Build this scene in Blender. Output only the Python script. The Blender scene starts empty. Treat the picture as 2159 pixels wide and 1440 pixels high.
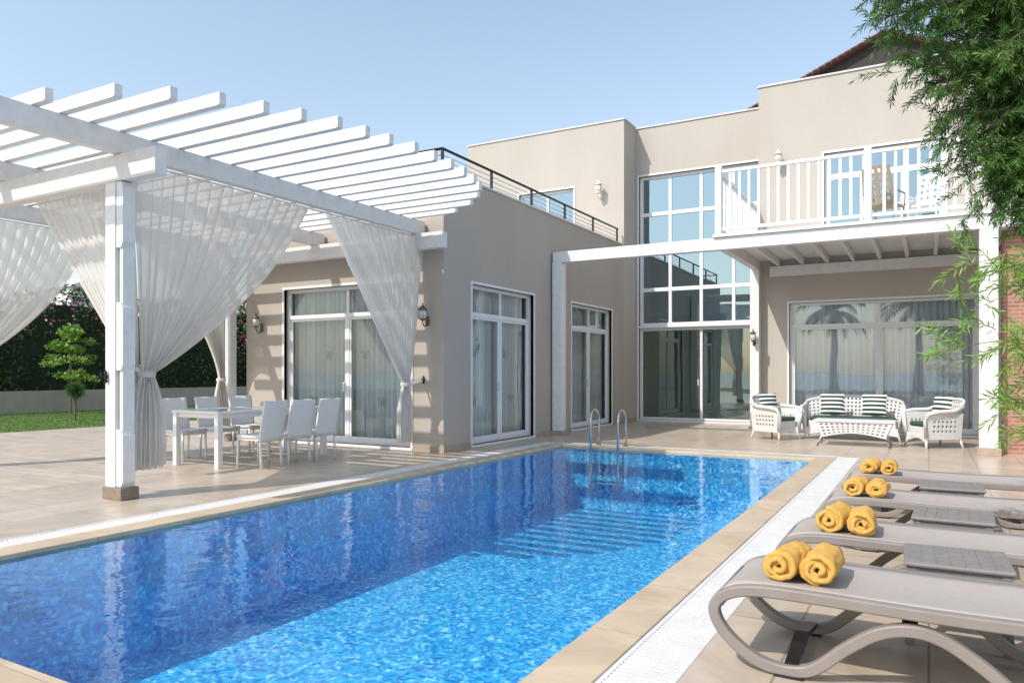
import bpy, math, random
from mathutils import Vector, Matrix, noise
random.seed(7)
C = bpy.context.scene.collection
PI = math.pi
R = math.radians

# ------------------------------------------------------------------ materials
def newmat(name):
    m = bpy.data.materials.new(name); m.use_nodes = True
    nt = m.node_tree; nt.nodes.clear()
    out = nt.nodes.new('ShaderNodeOutputMaterial')
    return m, nt, out
def N(nt, t, **kw):
    n = nt.nodes.new(t)
    for k, v in kw.items():
        if k.startswith('_'): setattr(n, k[1:], v)
        else: n.inputs[k.replace('__', ' ')].default_value = v
    return n
def rgba(c): return (c[0], c[1], c[2], 1)
def simple(name, c, c2=None, scale=3, rough=.6, bump=0, bscale=60, metal=0, spec=.5, detail=6, stretch=None):
    m, nt, out = newmat(name)
    p = N(nt, 'ShaderNodeBsdfPrincipled', Roughness=rough, Metallic=metal)
    p.inputs['Specular IOR Level'].default_value = spec
    tc = N(nt, 'ShaderNodeTexCoord')
    co = tc.outputs['Object']
    if stretch:
        mp = N(nt, 'ShaderNodeMapping', Scale=stretch); nt.links.new(co, mp.inputs[0]); co = mp.outputs[0]
    if c2:
        nz = N(nt, 'ShaderNodeTexNoise', Scale=scale, Detail=detail, Roughness=.65); nt.links.new(co, nz.inputs['Vector'])
        cr = N(nt, 'ShaderNodeValToRGB'); cr.color_ramp.elements[0].position = .32; cr.color_ramp.elements[1].position = .68
        cr.color_ramp.elements[0].color = rgba(c); cr.color_ramp.elements[1].color = rgba(c2)
        nt.links.new(nz.outputs['Fac'], cr.inputs[0]); nt.links.new(cr.outputs[0], p.inputs['Base Color'])
    else: p.inputs['Base Color'].default_value = rgba(c)
    if bump:
        b2 = N(nt, 'ShaderNodeTexNoise', Scale=bscale, Detail=4); nt.links.new(co, b2.inputs['Vector'])
        bp = N(nt, 'ShaderNodeBump', Strength=bump, Distance=.01); nt.links.new(b2.outputs['Fac'], bp.inputs['Height'])
        nt.links.new(bp.outputs[0], p.inputs['Normal'])
    nt.links.new(p.outputs[0], out.inputs[0])
    return m
M = {}
M['paint'] = simple('white_painted_wood', (.80,.79,.77), (.71,.70,.68), 9, .45, .5, 35)
M['whitemetal'] = simple('white_metal', (.78,.78,.78), (.74,.74,.74), 4, .35)
M['stucco'] = simple('beige_stucco', (.47,.425,.375), (.505,.46,.41), 1.0, .85, .5, 90, spec=.2, stretch=(1,1,.35))
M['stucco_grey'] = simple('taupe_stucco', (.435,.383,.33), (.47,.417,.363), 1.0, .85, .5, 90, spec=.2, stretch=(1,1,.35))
M['cap'] = simple('parapet_stone', (.58,.56,.54), (.68,.66,.63), 3, .6)
M['plinth'] = simple('plinth_stone', (.36,.28,.22), (.45,.36,.28), 6, .6)
M['dark_stone'] = simple('post_base_stone', (.17,.13,.10), (.29,.23,.18), 9, .6, .3)
M['dark_metal'] = simple('dark_metal', (.03,.03,.032), (.05,.05,.05), 8, .35, metal=.7)
M['steel'] = simple('stainless_steel', (.55,.54,.53), None, rough=.18, metal=1)
M['interior'] = simple('interior_plaster', (.5,.5,.47), (.44,.44,.42), 2, .8)
M['int_floor'] = simple('interior_floor', (.5,.46,.4), (.43,.39,.34), 2, .2)
M['sheer'] = simple('window_drape', (.82,.85,.88), (.74,.77,.80), 2, .9, spec=.1)
M['taupe'] = simple('taupe_plastic', (.225,.195,.175), (.26,.228,.205), 6, .38)
M['sling'] = simple('taupe_sling_fabric', (.38,.335,.295), (.42,.37,.33), 30, .7, .3, 400)
M['tabletop'] = simple('side_table_plastic', (.19,.175,.165), (.24,.22,.205), 14, .55, .3, 120)
M['towel'] = simple('yellow_terry', (.80,.44,.09), (.90,.57,.18), 45, .95, 1.0, 300, spec=.1)
M['wicker'] = simple('white_wicker', (.80,.79,.77), (.66,.65,.63), 40, .5, .8, 150)
M['mesh'] = simple('white_woven_mesh', (.80,.80,.80), (.72,.72,.73), 90, .6, .5, 300)
M['brown'] = simple('bark', (.12,.08,.05), (.2,.14,.1), 14, .9, .8, 30)
M['wood_dark'] = simple('dark_cladding', (.02,.016,.016), (.04,.03,.027), 6, .7, stretch=(12,1,1))
M['roof_tile'] = simple('red_roof_tile', (.09,.03,.025), (.14,.05,.035), 9, .7, .6, 20)
M['cream'] = simple('cream_wall_paint', (.36,.32,.26), (.44,.39,.32), 2, .8)
M['gold'] = simple('bronze', (.13,.09,.06), (.2,.15,.1), 20, .4, metal=.6)
M['thread'] = simple('bronze_thread', (.45,.37,.27), (.5,.42,.32), 20, .7)
M['cream_metal'] = simple('cream_enamel', (.74,.68,.52), None, rough=.4)
M['lamp_glass'] = simple('frosted_lamp_glass', (.62,.62,.6), None, rough=.15)
M['beige_weave'] = simple('beige_weave', (.30,.24,.17), (.4,.33,.24), 50, .7, .5, 120)
M['grass'] = simple('lawn_grass', (.07,.13,.03), (.12,.18,.045), 2.5, .9, .8, 60, spec=.1)
M['soil'] = simple('far_ground', (.14,.15,.1), (.2,.2,.13), .05, .95)
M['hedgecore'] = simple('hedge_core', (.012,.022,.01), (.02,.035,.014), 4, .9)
M['housewhite'] = simple('far_house_white', (.7,.7,.7), (.75,.74,.72), 2, .8)
M['sea'] = simple('sea_water', (.03,.09,.15), (.04,.12,.18), .1, .25)

def leafmat(name, c, c2, trans=.35, sc=5.5):
    m, nt, out = newmat(name)
    tc = N(nt, 'ShaderNodeTexCoord'); nz = N(nt, 'ShaderNodeTexNoise', Scale=sc, Detail=5)
    nt.links.new(tc.outputs['Object'], nz.inputs['Vector'])
    cr = N(nt, 'ShaderNodeValToRGB'); cr.color_ramp.elements[0].position = .35; cr.color_ramp.elements[1].position = .65
    cr.color_ramp.elements[0].color = rgba(c); cr.color_ramp.elements[1].color = rgba(c2)
    nt.links.new(nz.outputs[0], cr.inputs[0])
    p = N(nt, 'ShaderNodeBsdfPrincipled', Roughness=.45); t = N(nt, 'ShaderNodeBsdfTranslucent')
    nt.links.new(cr.outputs[0], p.inputs['Base Color']); nt.links.new(cr.outputs[0], t.inputs[0])
    mx = N(nt, 'ShaderNodeMixShader', Fac=trans)
    nt.links.new(p.outputs[0], mx.inputs[1]); nt.links.new(t.outputs[0], mx.inputs[2]); nt.links.new(mx.outputs[0], out.inputs[0])
    return m
M['leaf_dark'] = leafmat('bottlebrush_leaves', (.035,.11,.02), (.13,.28,.05))
M['leaf_light'] = leafmat('willow_leaves', (.16,.34,.05), (.30,.48,.10))
M['leaf_hedge'] = leafmat('hedge_leaves', (.015,.05,.014), (.07,.13,.03), .2, 1.2)
M['leaf_lime'] = leafmat('lime_leaves', (.13,.26,.03), (.24,.38,.06))
M['leaf_grass'] = leafmat('grass_blades', (.09,.18,.03), (.17,.26,.06), .3, 1.5)
M['leaf_pine'] = leafmat('pine_needles', (.06,.13,.03), (.12,.2,.06))
M['leaf_pink'] = leafmat('pink_bracts', (.45,.06,.22), (.6,.16,.38))

def fabric():
    m, nt, out = newmat('sheer_white_curtain')
    tc = N(nt, 'ShaderNodeTexCoord')
    nz = N(nt, 'ShaderNodeTexNoise', Scale=5, Detail=5); nt.links.new(tc.outputs['Object'], nz.inputs['Vector'])
    bp = N(nt, 'ShaderNodeBump', Strength=.5, Distance=.03); nt.links.new(nz.outputs[0], bp.inputs['Height'])
    d = N(nt, 'ShaderNodeBsdfDiffuse', Color=(.87,.85,.82,1)); t = N(nt, 'ShaderNodeBsdfTranslucent', Color=(.89,.86,.82,1))
    nt.links.new(bp.outputs[0], d.inputs['Normal'])
    tr = N(nt, 'ShaderNodeBsdfTransparent')
    m1 = N(nt, 'ShaderNodeMixShader', Fac=.48); m2 = N(nt, 'ShaderNodeMixShader', Fac=.16)
    nt.links.new(d.outputs[0], m1.inputs[1]); nt.links.new(t.outputs[0], m1.inputs[2])
    nt.links.new(m1.outputs[0], m2.inputs[1]); nt.links.new(tr.outputs[0], m2.inputs[2]); nt.links.new(m2.outputs[0], out.inputs[0])
    return m
M['curtain'] = fabric()

def glass(name, tint, base, mul, gc=(.86,.95,.96)):
    m, nt, out = newmat(name)
    fr = N(nt, 'ShaderNodeFresnel', IOR=1.5)
    ma = N(nt, 'ShaderNodeMath', _operation='MULTIPLY_ADD'); ma.inputs[1].default_value = mul; ma.inputs[2].default_value = base; ma.use_clamp = True
    nt.links.new(fr.outputs[0], ma.inputs[0])
    tr = N(nt, 'ShaderNodeBsdfTransparent', Color=rgba(tint)); gl = N(nt, 'ShaderNodeBsdfGlossy', Roughness=.0, Color=rgba(gc))
    tc = N(nt, 'ShaderNodeTexCoord'); nz = N(nt, 'ShaderNodeTexNoise', Scale=.9, Detail=1); nt.links.new(tc.outputs['Object'], nz.inputs['Vector'])
    bp = N(nt, 'ShaderNodeBump', Strength=.12, Distance=.02); nt.links.new(nz.outputs[0], bp.inputs['Height']); nt.links.new(bp.outputs[0], gl.inputs['Normal'])
    mx = N(nt, 'ShaderNodeMixShader'); nt.links.new(ma.outputs[0], mx.inputs[0]); nt.links.new(tr.outputs[0], mx.inputs[1]); nt.links.new(gl.outputs[0], mx.inputs[2])
    nt.links.new(mx.outputs[0], out.inputs[0]); return m
M['glass'] = glass('window_glass', (.92,.95,.95), .03, 1.1)
M['glass_sofa'] = glass('sofa_door_glass', (.93,.96,.96), .13, 1.1, (.82,.9,.96))
M['glass_reflect'] = glass('solar_glass', (.45,.58,.58), .42, 1.2, (.60,.76,.84))
M['glass_door'] = glass('hall_door_glass', (.80,.96,.88), .2, 1.2, (.82,.95,.92))
M['glass_table'] = glass('table_glass', (.5,.68,.62), .08, 1.3)

def water():
    m, nt, out = newmat('pool_water')
    tc = N(nt, 'ShaderNodeTexCoord')
    n1 = N(nt, 'ShaderNodeTexNoise', Scale=2.2, Detail=3, Distortion=.6); nt.links.new(tc.outputs['Object'], n1.inputs['Vector'])
    n2 = N(nt, 'ShaderNodeTexNoise', Scale=9, Detail=2, Distortion=.4); nt.links.new(tc.outputs['Object'], n2.inputs['Vector'])
    ad = N(nt, 'ShaderNodeMath', _operation='MULTIPLY_ADD'); ad.inputs[1].default_value = .22; nt.links.new(n2.outputs[0], ad.inputs[0]); nt.links.new(n1.outputs[0], ad.inputs[2])
    bp = N(nt, 'ShaderNodeBump', Strength=.26, Distance=.035); nt.links.new(ad.outputs[0], bp.inputs['Height'])
    fr = N(nt, 'ShaderNodeFresnel', IOR=1.33); nt.links.new(bp.outputs[0], fr.inputs['Normal'])
    tr = N(nt, 'ShaderNodeBsdfTransparent', Color=(.84,.97,.985,1)); gl = N(nt, 'ShaderNodeBsdfGlossy', Roughness=.01, Color=(.85,.94,1,1))
    nt.links.new(bp.outputs[0], gl.inputs['Normal'])
    mx = N(nt, 'ShaderNodeMixShader'); nt.links.new(fr.outputs[0], mx.inputs[0]); nt.links.new(tr.outputs[0], mx.inputs[1]); nt.links.new(gl.outputs[0], mx.inputs[2])
    nt.links.new(mx.outputs[0], out.inputs[0]); return m
M['water'] = water()

def mosaic():
    m, nt, out = newmat('blue_mosaic')
    tc = N(nt, 'ShaderNodeTexCoord')
    nz = N(nt, 'ShaderNodeTexNoise', Scale=5.5, Detail=2, Distortion=.8); nt.links.new(tc.outputs['Object'], nz.inputs['Vector'])
    sub = N(nt, 'ShaderNodeVectorMath', _operation='SUBTRACT'); sub.inputs[1].default_value = (.5,.5,.5); nt.links.new(nz.outputs['Color'], sub.inputs[0])
    sc = N(nt, 'ShaderNodeVectorMath', _operation='SCALE'); sc.inputs['Scale'].default_value = .13; nt.links.new(sub.outputs[0], sc.inputs[0])
    ad = N(nt, 'ShaderNodeVectorMath', _operation='ADD'); nt.links.new(tc.outputs['Object'], ad.inputs[0]); nt.links.new(sc.outputs[0], ad.inputs[1])
    vo = N(nt, 'ShaderNodeTexVoronoi', Scale=28, Randomness=.2, _distance='CHEBYCHEV'); nt.links.new(ad.outputs[0], vo.inputs['Vector'])
    sx = N(nt, 'ShaderNodeSeparateColor'); nt.links.new(vo.outputs['Color'], sx.inputs[0])
    cr = N(nt, 'ShaderNodeValToRGB'); e = cr.color_ramp.elements
    e[0].position = 0; e[0].color = (.008,.24,.60,1); e[1].position = 1; e[1].color = (.38,.80,.96,1)
    x = e.new(.3); x.color = (.015,.40,.78,1); x = e.new(.75); x.color = (.05,.54,.88,1)
    nt.links.new(sx.outputs[0], cr.inputs[0])
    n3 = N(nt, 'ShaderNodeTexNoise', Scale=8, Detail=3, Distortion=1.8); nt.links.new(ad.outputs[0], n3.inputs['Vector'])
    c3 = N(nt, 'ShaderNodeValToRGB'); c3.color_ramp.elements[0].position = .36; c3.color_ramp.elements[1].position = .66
    c3.color_ramp.elements[0].color = (.5,.72,.84,1); c3.color_ramp.elements[1].color = (1.7,1.2,1.04,1); nt.links.new(n3.outputs[0], c3.inputs[0])  # bright and dark ripples painted into the tile colour for a caustic look
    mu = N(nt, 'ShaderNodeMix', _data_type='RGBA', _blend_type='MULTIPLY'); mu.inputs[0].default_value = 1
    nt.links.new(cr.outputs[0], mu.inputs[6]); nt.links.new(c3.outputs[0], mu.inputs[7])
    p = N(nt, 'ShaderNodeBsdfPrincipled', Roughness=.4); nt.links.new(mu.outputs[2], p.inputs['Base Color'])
    nt.links.new(p.outputs[0], out.inputs[0]); return m
M['mosaic'] = mosaic()
M['key'] = simple('pale_mosaic_border', (.14,.46,.66), (.07,.34,.60), 30, .4)

def tiles(name, c1, c2, mortar, bw, rh, ms, rough=.35, off=.5, rot=0, bump=.2, var=(.85,1.1)):
    m, nt, out = newmat(name)
    tc = N(nt, 'ShaderNodeTexCoord'); mp = N(nt, 'ShaderNodeMapping'); mp.inputs['Rotation'].default_value = rot if isinstance(rot, tuple) else (0,0,rot)
    nt.links.new(tc.outputs['Object'], mp.inputs[0])
    br = N(nt, 'ShaderNodeTexBrick', Scale=1, Color1=rgba(c1), Color2=rgba(c2), Mortar=rgba(mortar), _offset=off)
    br.inputs['Brick Width'].default_value = bw; br.inputs['Row Height'].default_value = rh; br.inputs['Mortar Size'].default_value = ms; br.inputs['Mortar Smooth'].default_value = .3
    nt.links.new(mp.outputs[0], br.inputs['Vector'])
    nz = N(nt, 'ShaderNodeTexNoise', Scale=2.1, Detail=8, Roughness=.7, Distortion=.7); nt.links.new(tc.outputs['Object'], nz.inputs['Vector'])
    cr = N(nt, 'ShaderNodeValToRGB'); cr.color_ramp.elements[0].position = .3; cr.color_ramp.elements[1].position = .7
    cr.color_ramp.elements[0].color = (var[0], var[0]*.98, var[0]*.95, 1); cr.color_ramp.elements[1].color = (var[1], var[1], var[1], 1)
    nt.links.new(nz.outputs[0], cr.inputs[0])
    mu = N(nt, 'ShaderNodeMix', _data_type='RGBA', _blend_type='MULTIPLY'); mu.inputs[0].default_value = 1
    nt.links.new(br.outputs['Color'], mu.inputs[6]); nt.links.new(cr.outputs[0], mu.inputs[7])
    p = N(nt, 'ShaderNodeBsdfPrincipled', Roughness=rough); nt.links.new(mu.outputs[2], p.inputs['Base Color'])
    bp = N(nt, 'ShaderNodeBump', Strength=bump, Distance=.004, _invert=True); nt.links.new(br.outputs['Fac'], bp.inputs['Height']); nt.links.new(bp.outputs[0], p.inputs['Normal'])
    nt.links.new(p.outputs[0], out.inputs[0]); return m
M['deck'] = tiles('travertine_deck', (.48,.39,.295), (.54,.445,.345), (.29,.23,.17), 1.2, .6, .007, .32, rot=PI/2, var=(.76,1.1))
M['patio'] = tiles('plank_patio_tiles', (.46,.38,.295), (.54,.45,.36), (.28,.22,.165), 1.2, .2, .007, .5, rot=0, var=(.8,1.1))
M['coping'] = tiles('sandstone_coping', (.52,.405,.27), (.58,.46,.325), (.37,.285,.2), .9, 50, .004, .5, rot=PI/2, off=0, var=(.74,1.12))
M['brick'] = tiles('brick_wall', (.36,.13,.08), (.46,.2,.12), (.36,.3,.26), .2, .065, .012, .8, rot=(PI/2,0,0), bump=.8)
M['grate'] = simple('white_plastic_grate', (.72,.71,.69), (.63,.62,.60), 5, .5)
M['channel'] = simple('drain_channel', (.08,.075,.07), (.11,.10,.09), 5, .7)

def stripes():
    m, nt, out = newmat('green_striped_cloth')
    tc = N(nt, 'ShaderNodeTexCoord'); sp = N(nt, 'ShaderNodeSeparateXYZ'); nt.links.new(tc.outputs['Object'], sp.inputs[0])
    w = N(nt, 'ShaderNodeMath', _operation='MULTIPLY'); w.inputs[1].default_value = 2*PI/.085; nt.links.new(sp.outputs[2], w.inputs[0])
    s = N(nt, 'ShaderNodeMath', _operation='SINE'); nt.links.new(w.outputs[0], s.inputs[0])
    g = N(nt, 'ShaderNodeMath', _operation='GREATER_THAN'); g.inputs[1].default_value = .15; nt.links.new(s.outputs[0], g.inputs[0])
    mx = N(nt, 'ShaderNodeMix', _data_type='RGBA'); mx.inputs[6].default_value = (.016,.05,.045,1); mx.inputs[7].default_value = (.75,.74,.7,1)
    nt.links.new(g.outputs[0], mx.inputs[0])
    p = N(nt, 'ShaderNodeBsdfPrincipled', Roughness=.8); nt.links.new(mx.outputs[2], p.inputs['Base Color']); nt.links.new(p.outputs[0], out.inputs[0]); return m
M['stripe'] = stripes()
M['cushion'] = simple('green_seat_cushion', (.03,.07,.06), (.05,.09,.08), 10, .8)

# ------------------------------------------------------------------ mesh builder
class MB:
    def __init__(s): s.v = []; s.f = []
    def add(s, vs, fs):
        o = len(s.v); s.v += [tuple(v) for v in vs]; s.f += [tuple(i+o for i in f) for f in fs]; return s
    def box(s, x0, y0, z0, x1, y1, z1):
        if x0 > x1: x0, x1 = x1, x0
        if y0 > y1: y0, y1 = y1, y0
        if z0 > z1: z0, z1 = z1, z0
        vs = [(x0,y0,z0),(x1,y0,z0),(x1,y1,z0),(x0,y1,z0),(x0,y0,z1),(x1,y0,z1),(x1,y1,z1),(x0,y1,z1)]
        return s.add(vs, [(0,3,2,1),(4,5,6,7),(0,1,5,4),(1,2,6,5),(2,3,7,6),(3,0,4,7)])
    def quad(s, a, b, c, d): return s.add([a,b,c,d], [(0,1,2,3)])
    def bar(s, p, q, w, h, up=(0,0,1)):
        p = Vector(p); q = Vector(q); d = (q-p).normalized(); u = Vector(up)
        r = d.cross(u)
        if r.length < 1e-4: r = d.cross(Vector((1,0,0)))
        r.normalize(); u = r.cross(d).normalized()
        vs = []
        for e in (p, q):
            for a, b in ((-1,-1),(1,-1),(1,1),(-1,1)): vs.append(e + r*a*w/2 + u*b*h/2)
        return s.add(vs, [(0,1,2,3),(7,6,5,4),(0,4,5,1),(1,5,6,2),(2,6,7,3),(3,7,4,0)])
    def sweep(s, pts, sec, up=(0,1,0), scale=None, closed=False):
        pts = [Vector(p) for p in pts]; U = Vector(up).normalized(); n = len(sec); rings = []
        for i, p in enumerate(pts):
            a = pts[(i-1) % len(pts)] if (i > 0 or closed) else p
            b = pts[(i+1) % len(pts)] if (i < len(pts)-1 or closed) else p
            d = (b-a).normalized(); r = d.cross(U)
            if r.length < 1e-4: r = d.cross(Vector((1,0,.3)))
            r.normalize(); u = r.cross(d).normalized(); k = scale[i] if scale else 1
            rings.append([p + u*x*k + r*y*k for x, y in sec])
        vs = [v for rg in rings for v in rg]; fs = []
        m = len(pts)
        for i in range(m if closed else m-1):
            j = (i+1) % m
            for k in range(n): fs.append((i*n+k, i*n+(k+1) % n, j*n+(k+1) % n, j*n+k))
        if not closed: fs.append(tuple(range(n-1,-1,-1))); fs.append(tuple((m-1)*n+k for k in range(n)))
        return s.add(vs, fs)
    def tube(s, pts, r, n=8, up=(.01,.02,1), scale=None, closed=False):
        return s.sweep(pts, [(r*math.cos(2*PI*k/n), r*math.sin(2*PI*k/n)) for k in range(n)], up, scale, closed)
    def lathe(s, prof, c=(0,0,0), n=16):
        vs = []; fs = []
        for r, z in prof:
            for k in range(n): a = 2*PI*k/n; vs.append((c[0]+r*math.cos(a), c[1]+r*math.sin(a), c[2]+z))
        for i in range(len(prof)-1):
            for k in range(n): fs.append((i*n+k, i*n+(k+1) % n, (i+1)*n+(k+1) % n, (i+1)*n+k))
        fs.append(tuple(range(n-1,-1,-1))); fs.append(tuple((len(prof)-1)*n+k for k in range(n)))
        return s.add(vs, fs)
    def grid(s, nu, nv, fn, holes=None):
        vs = [fn(i/nu, j/nv) for j in range(nv+1) for i in range(nu+1)]; fs = []
        for j in range(nv):
            for i in range(nu):
                if holes and holes(i, j): continue
                a = j*(nu+1)+i; fs.append((a, a+1, a+nu+2, a+nu+1))
        return s.add(vs, fs)
    def build(s, name, mat, parent=None, smooth=False, bevel=0, solid=0, world=False, sub=0, props=None):
        me = bpy.data.meshes.new(name)
        vs = s.v
        if world and parent:
            o = Vector(parent.location); g = parent.parent
            while g: o += Vector(g.location); g = g.parent
            vs = [(v[0]-o[0], v[1]-o[1], v[2]-o[2]) for v in vs]
        me.from_pydata(vs, [], s.f); me.materials.append(M[mat] if isinstance(mat, str) else mat)
        if smooth: me.polygons.foreach_set('use_smooth', [True]*len(me.polygons))
        me.update()
        ob = bpy.data.objects.new(name, me); C.objects.link(ob)
        if parent: ob.parent = parent
        if solid:
            md = ob.modifiers.new('s', 'SOLIDIFY'); md.thickness = solid; md.offset = 0
        if sub:
            md = ob.modifiers.new('u', 'SUBSURF'); md.levels = sub; md.render_levels = sub
        if bevel:
            md = ob.modifiers.new('b', 'BEVEL'); md.width = bevel; md.segments = 2; md.limit_method = 'ANGLE'
        return ob
def tag(o, label, cat, group=None):
    o['label'] = label; o['category'] = cat
    if group: o['group'] = group
    return o
def struct(o): o['kind'] = 'structure'; return o
def thing(name, label, cat, loc=(0,0,0), rz=0, group=None):
    o = bpy.data.objects.new(name, None); C.objects.link(o); o.location = loc; o.rotation_euler = (0,0,rz); o.empty_display_size = .1
    return tag(o, label, cat, group)
def copy_tree(o, parent=None):
    c = o.copy(); C.objects.link(c); c.parent = parent
    for ch in list(o.children): copy_tree(ch, c)
    return c
def dup(o, loc, rz, label, group=None):
    c = copy_tree(o); c.location = loc; c.rotation_euler = (0,0,rz); c['label'] = label
    if group: c['group'] = group
    return c

# ------------------------------------------------------------------ ground, deck, pool
PX0, PX1, PY0, PY1 = -5.9, -1.55, 1.85, 12.35
CW = .28; DW = .31
def ring(mb, ox0, oy0, ox1, oy1, ix0, iy0, ix1, iy1, z):
    mb.quad((ox0,oy0,z),(ox1,oy0,z),(ox1,iy0,z),(ox0,iy0,z)); mb.quad((ox0,iy1,z),(ox1,iy1,z),(ox1,oy1,z),(ox0,oy1,z))
    mb.quad((ox0,iy0,z),(ix0,iy0,z),(ix0,iy1,z),(ox0,iy1,z)); mb.quad((ix1,iy0,z),(ox1,iy0,z),(ox1,iy1,z),(ix1,iy1,z))
g = MB(); ring(g, -900,-900,900,900, PX0-.3,PY0-.3,PX1+.3,PY1+.3, -.06); struct(g.build('ground','soil'))
g = MB(); g.quad((-900,-900,-.03),(900,-900,-.03),(900,-24,-.03),(-900,-24,-.03)); struct(g.build('sea','sea'))
g = MB(); g.quad((-45,-10,-.03),(-18,-10,-.03),(-18,60,-.03),(-45,60,-.03)); struct(g.build('lawn','grass'))
ex = CW+DW
g = MB(); ring(g, -9.0,-12,9,30, PX0-ex,PY0-ex,PX1+ex,PY1+ex, 0); struct(g.build('pool_deck','deck'))
g = MB(); g.quad((-18,-12,0),(-9.0,-12,0),(-9.0,30,0),(-18,30,0))
g.quad((-18,-12,-.05),(-18,-12,0),(-18,30,0),(-18,30,-.05)); struct(g.build('patio','patio'))
g = MB()
g.box(PX0-CW,PY0-CW,-.06,PX0,PY1+CW,.012); g.box(PX1,PY0-CW,-.06,PX1+CW,PY1+CW,.012)
g.box(PX0,PY0-CW,-.06,PX1,PY0,.012); g.box(PX0,PY1,-.06,PX1,PY1+CW,.012)
struct(g.build('pool_coping','coping',bevel=.006))
FZ = -1.1
g = MB()
g.quad((PX0,PY0,FZ),(PX1,PY0,FZ),(PX1,PY1,FZ),(PX0,PY1,FZ))
g.quad((PX0,PY0,FZ),(PX0,PY1,FZ),(PX0,PY1,-.055),(PX0,PY0,-.055)); g.quad((PX1,PY0,FZ),(PX1,PY1,FZ),(PX1,PY1,-.055),(PX1,PY0,-.055))
g.quad((PX0,PY0,FZ),(PX1,PY0,FZ),(PX1,PY0,-.055),(PX0,PY0,-.055)); g.quad((PX0,PY1,FZ),(PX1,PY1,FZ),(PX1,PY1,-.055),(PX0,PY1,-.055))
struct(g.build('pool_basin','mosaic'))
key = ["11111110","10000010","10111010","10101010","10100010","10111111"][::-1]
g = MB(); p = .03
def keyrow(fn, L):
    n = int(L/(p*12))
    for c in range(n):
        for r, row in enumerate(key):
            for k, ch in enumerate(row):
                if ch == '1': fn((c*12+k)*p, -.49+r*p+.012*math.sin((c*12+k)*.9))
def kl(a, z): g.quad((PX0+.004,PY0+a,z),(PX0+.004,PY0+a+p*.92,z),(PX0+.004,PY0+a+p*.92,z+p*.92),(PX0+.004,PY0+a,z+p*.92))
def kf(a, z): g.quad((PX0+a,PY1-.004,z),(PX0+a+p*.92,PY1-.004,z),(PX0+a+p*.92,PY1-.004,z+p*.92),(PX0+a,PY1-.004,z+p*.92))
keyrow(kl, PY1-PY0); keyrow(kf, PX1-PX0)
struct(g.build('pool_mosaic_border','key'))
g = MB(); g.quad((PX0,PY0,-.022),(PX1,PY0,-.022),(PX1,PY1,-.022),(PX0,PY1,-.022)); struct(g.build('pool_water','water'))
def drain(x0, y0, x1, y1, along, label):
    t = thing('drain_grate', label, 'drain', ((x0+x1)/2, (y0+y1)/2, 0))
    MB().box(x0,y0,-.12,x1,y1,-.07).build('channel','channel',t,world=True)
    f = MB(); w = .025
    if along == 'y':
        f.box(x0,y0,-.06,x0+w,y1,.002); f.box(x1-w,y0,-.06,x1,y1,.002)
    else:
        f.box(x0,y0,-.06,x1,y0+w,.002); f.box(x0,y1-w,-.06,x1,y1,.002)
    f.build('edge_strip','grate',t,world=True)
    s = MB(); a, b = (y0,y1) if along == 'y' else (x0,x1); q = a
    while q < b-.03:
        if along == 'y': s.box(x0+w,q,-.03,x1-w,q+.024,0.0)
        else: s.box(q,y0+w,-.03,q+.024,y1-w,0.0)
        q += .038
    s.build('slats','grate',t,world=True)
drain(PX1+CW, PY0-ex, PX1+ex, PY1+ex, 'y', 'long white slotted drain grate along the lounger side of the pool')
drain(PX0-ex, PY0-ex, PX0-CW, PY1+ex, 'y', 'long white slotted drain grate along the dining patio side of the pool')
drain(PX0-CW, PY1+CW, PX1+CW, PY1+ex, 'x', 'white slotted drain grate across the far end of the pool')
drain(PX0-CW, PY0-ex, PX1+CW, PY0-CW, 'x', 'white slotted drain grate across the near end of the pool')

t = thing('pool_ladder', 'stainless steel pool ladder with two curved handrails at the far edge', 'pool ladder', (-5.02,12.4,0))
for x in (-5.28,-4.76):
    pts = [(x,12.24,-.75),(x,12.24,.45)]+[(x,12.24+.19-.19*math.cos(a),.48+.2*math.sin(a)) for a in [PI*k/10 for k in range(0,11)]]+[(x,12.62,.3),(x,12.62,.012)]
    h = MB().tube(pts,.02,10,up=(1,0,0)).build('handrail','steel',t,smooth=True,world=True)
    MB().lathe([(.05,0),(.05,.012),(.028,.03)],(x,12.62,.013)).build('flange','steel',h,world=True)
for z in (-.3,-.6): MB().box(-5.27,12.2,z,-4.77,12.28,z+.03).build('tread','steel',t,world=True)

# ------------------------------------------------------------------ villa
villa = thing('villa', 'beige flat roofed two storey villa with large glass doors behind the pool', 'house', (-6,19,0))
def vb(mb, name, mat, **k): return mb.build(name, mat, villa, world=True, **k)
def panel(mb, axis, c0, c1, a0, a1, z0, z1, ops=()):
    As = sorted(set([a0,a1]+[o[0] for o in ops]+[o[1] for o in ops])); Zs = sorted(set([z0,z1]+[o[2] for o in ops]+[o[3] for o in ops]))
    for i in range(len(As)-1):
        run = None
        for j in range(len(Zs)-1):
            ac = (As[i]+As[i+1])/2; zc = (Zs[j]+Zs[j+1])/2
            hole = any(o[0] < ac < o[1] and o[2] < zc < o[3] for o in ops)
            if not hole and run is None: run = Zs[j]
            if (hole or j == len(Zs)-2) and run is not None:
                e = Zs[j] if hole else Zs[j+1]
                if axis == 'x': mb.box(As[i],c0,run,As[i+1],c1,e)
                else: mb.box(c0,As[i],run,c1,As[i+1],e)
                run = None
T = .25
WY, WX, WL = 10.26, -7.1, -11.86
wing = MB(); panel(wing,'x',WY,WY+T,WL,WX,0,4.72,[(-10.81,-7.78,.05,2.93)]); vb(wing,'wing_front_wall','stucco_grey')
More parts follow.
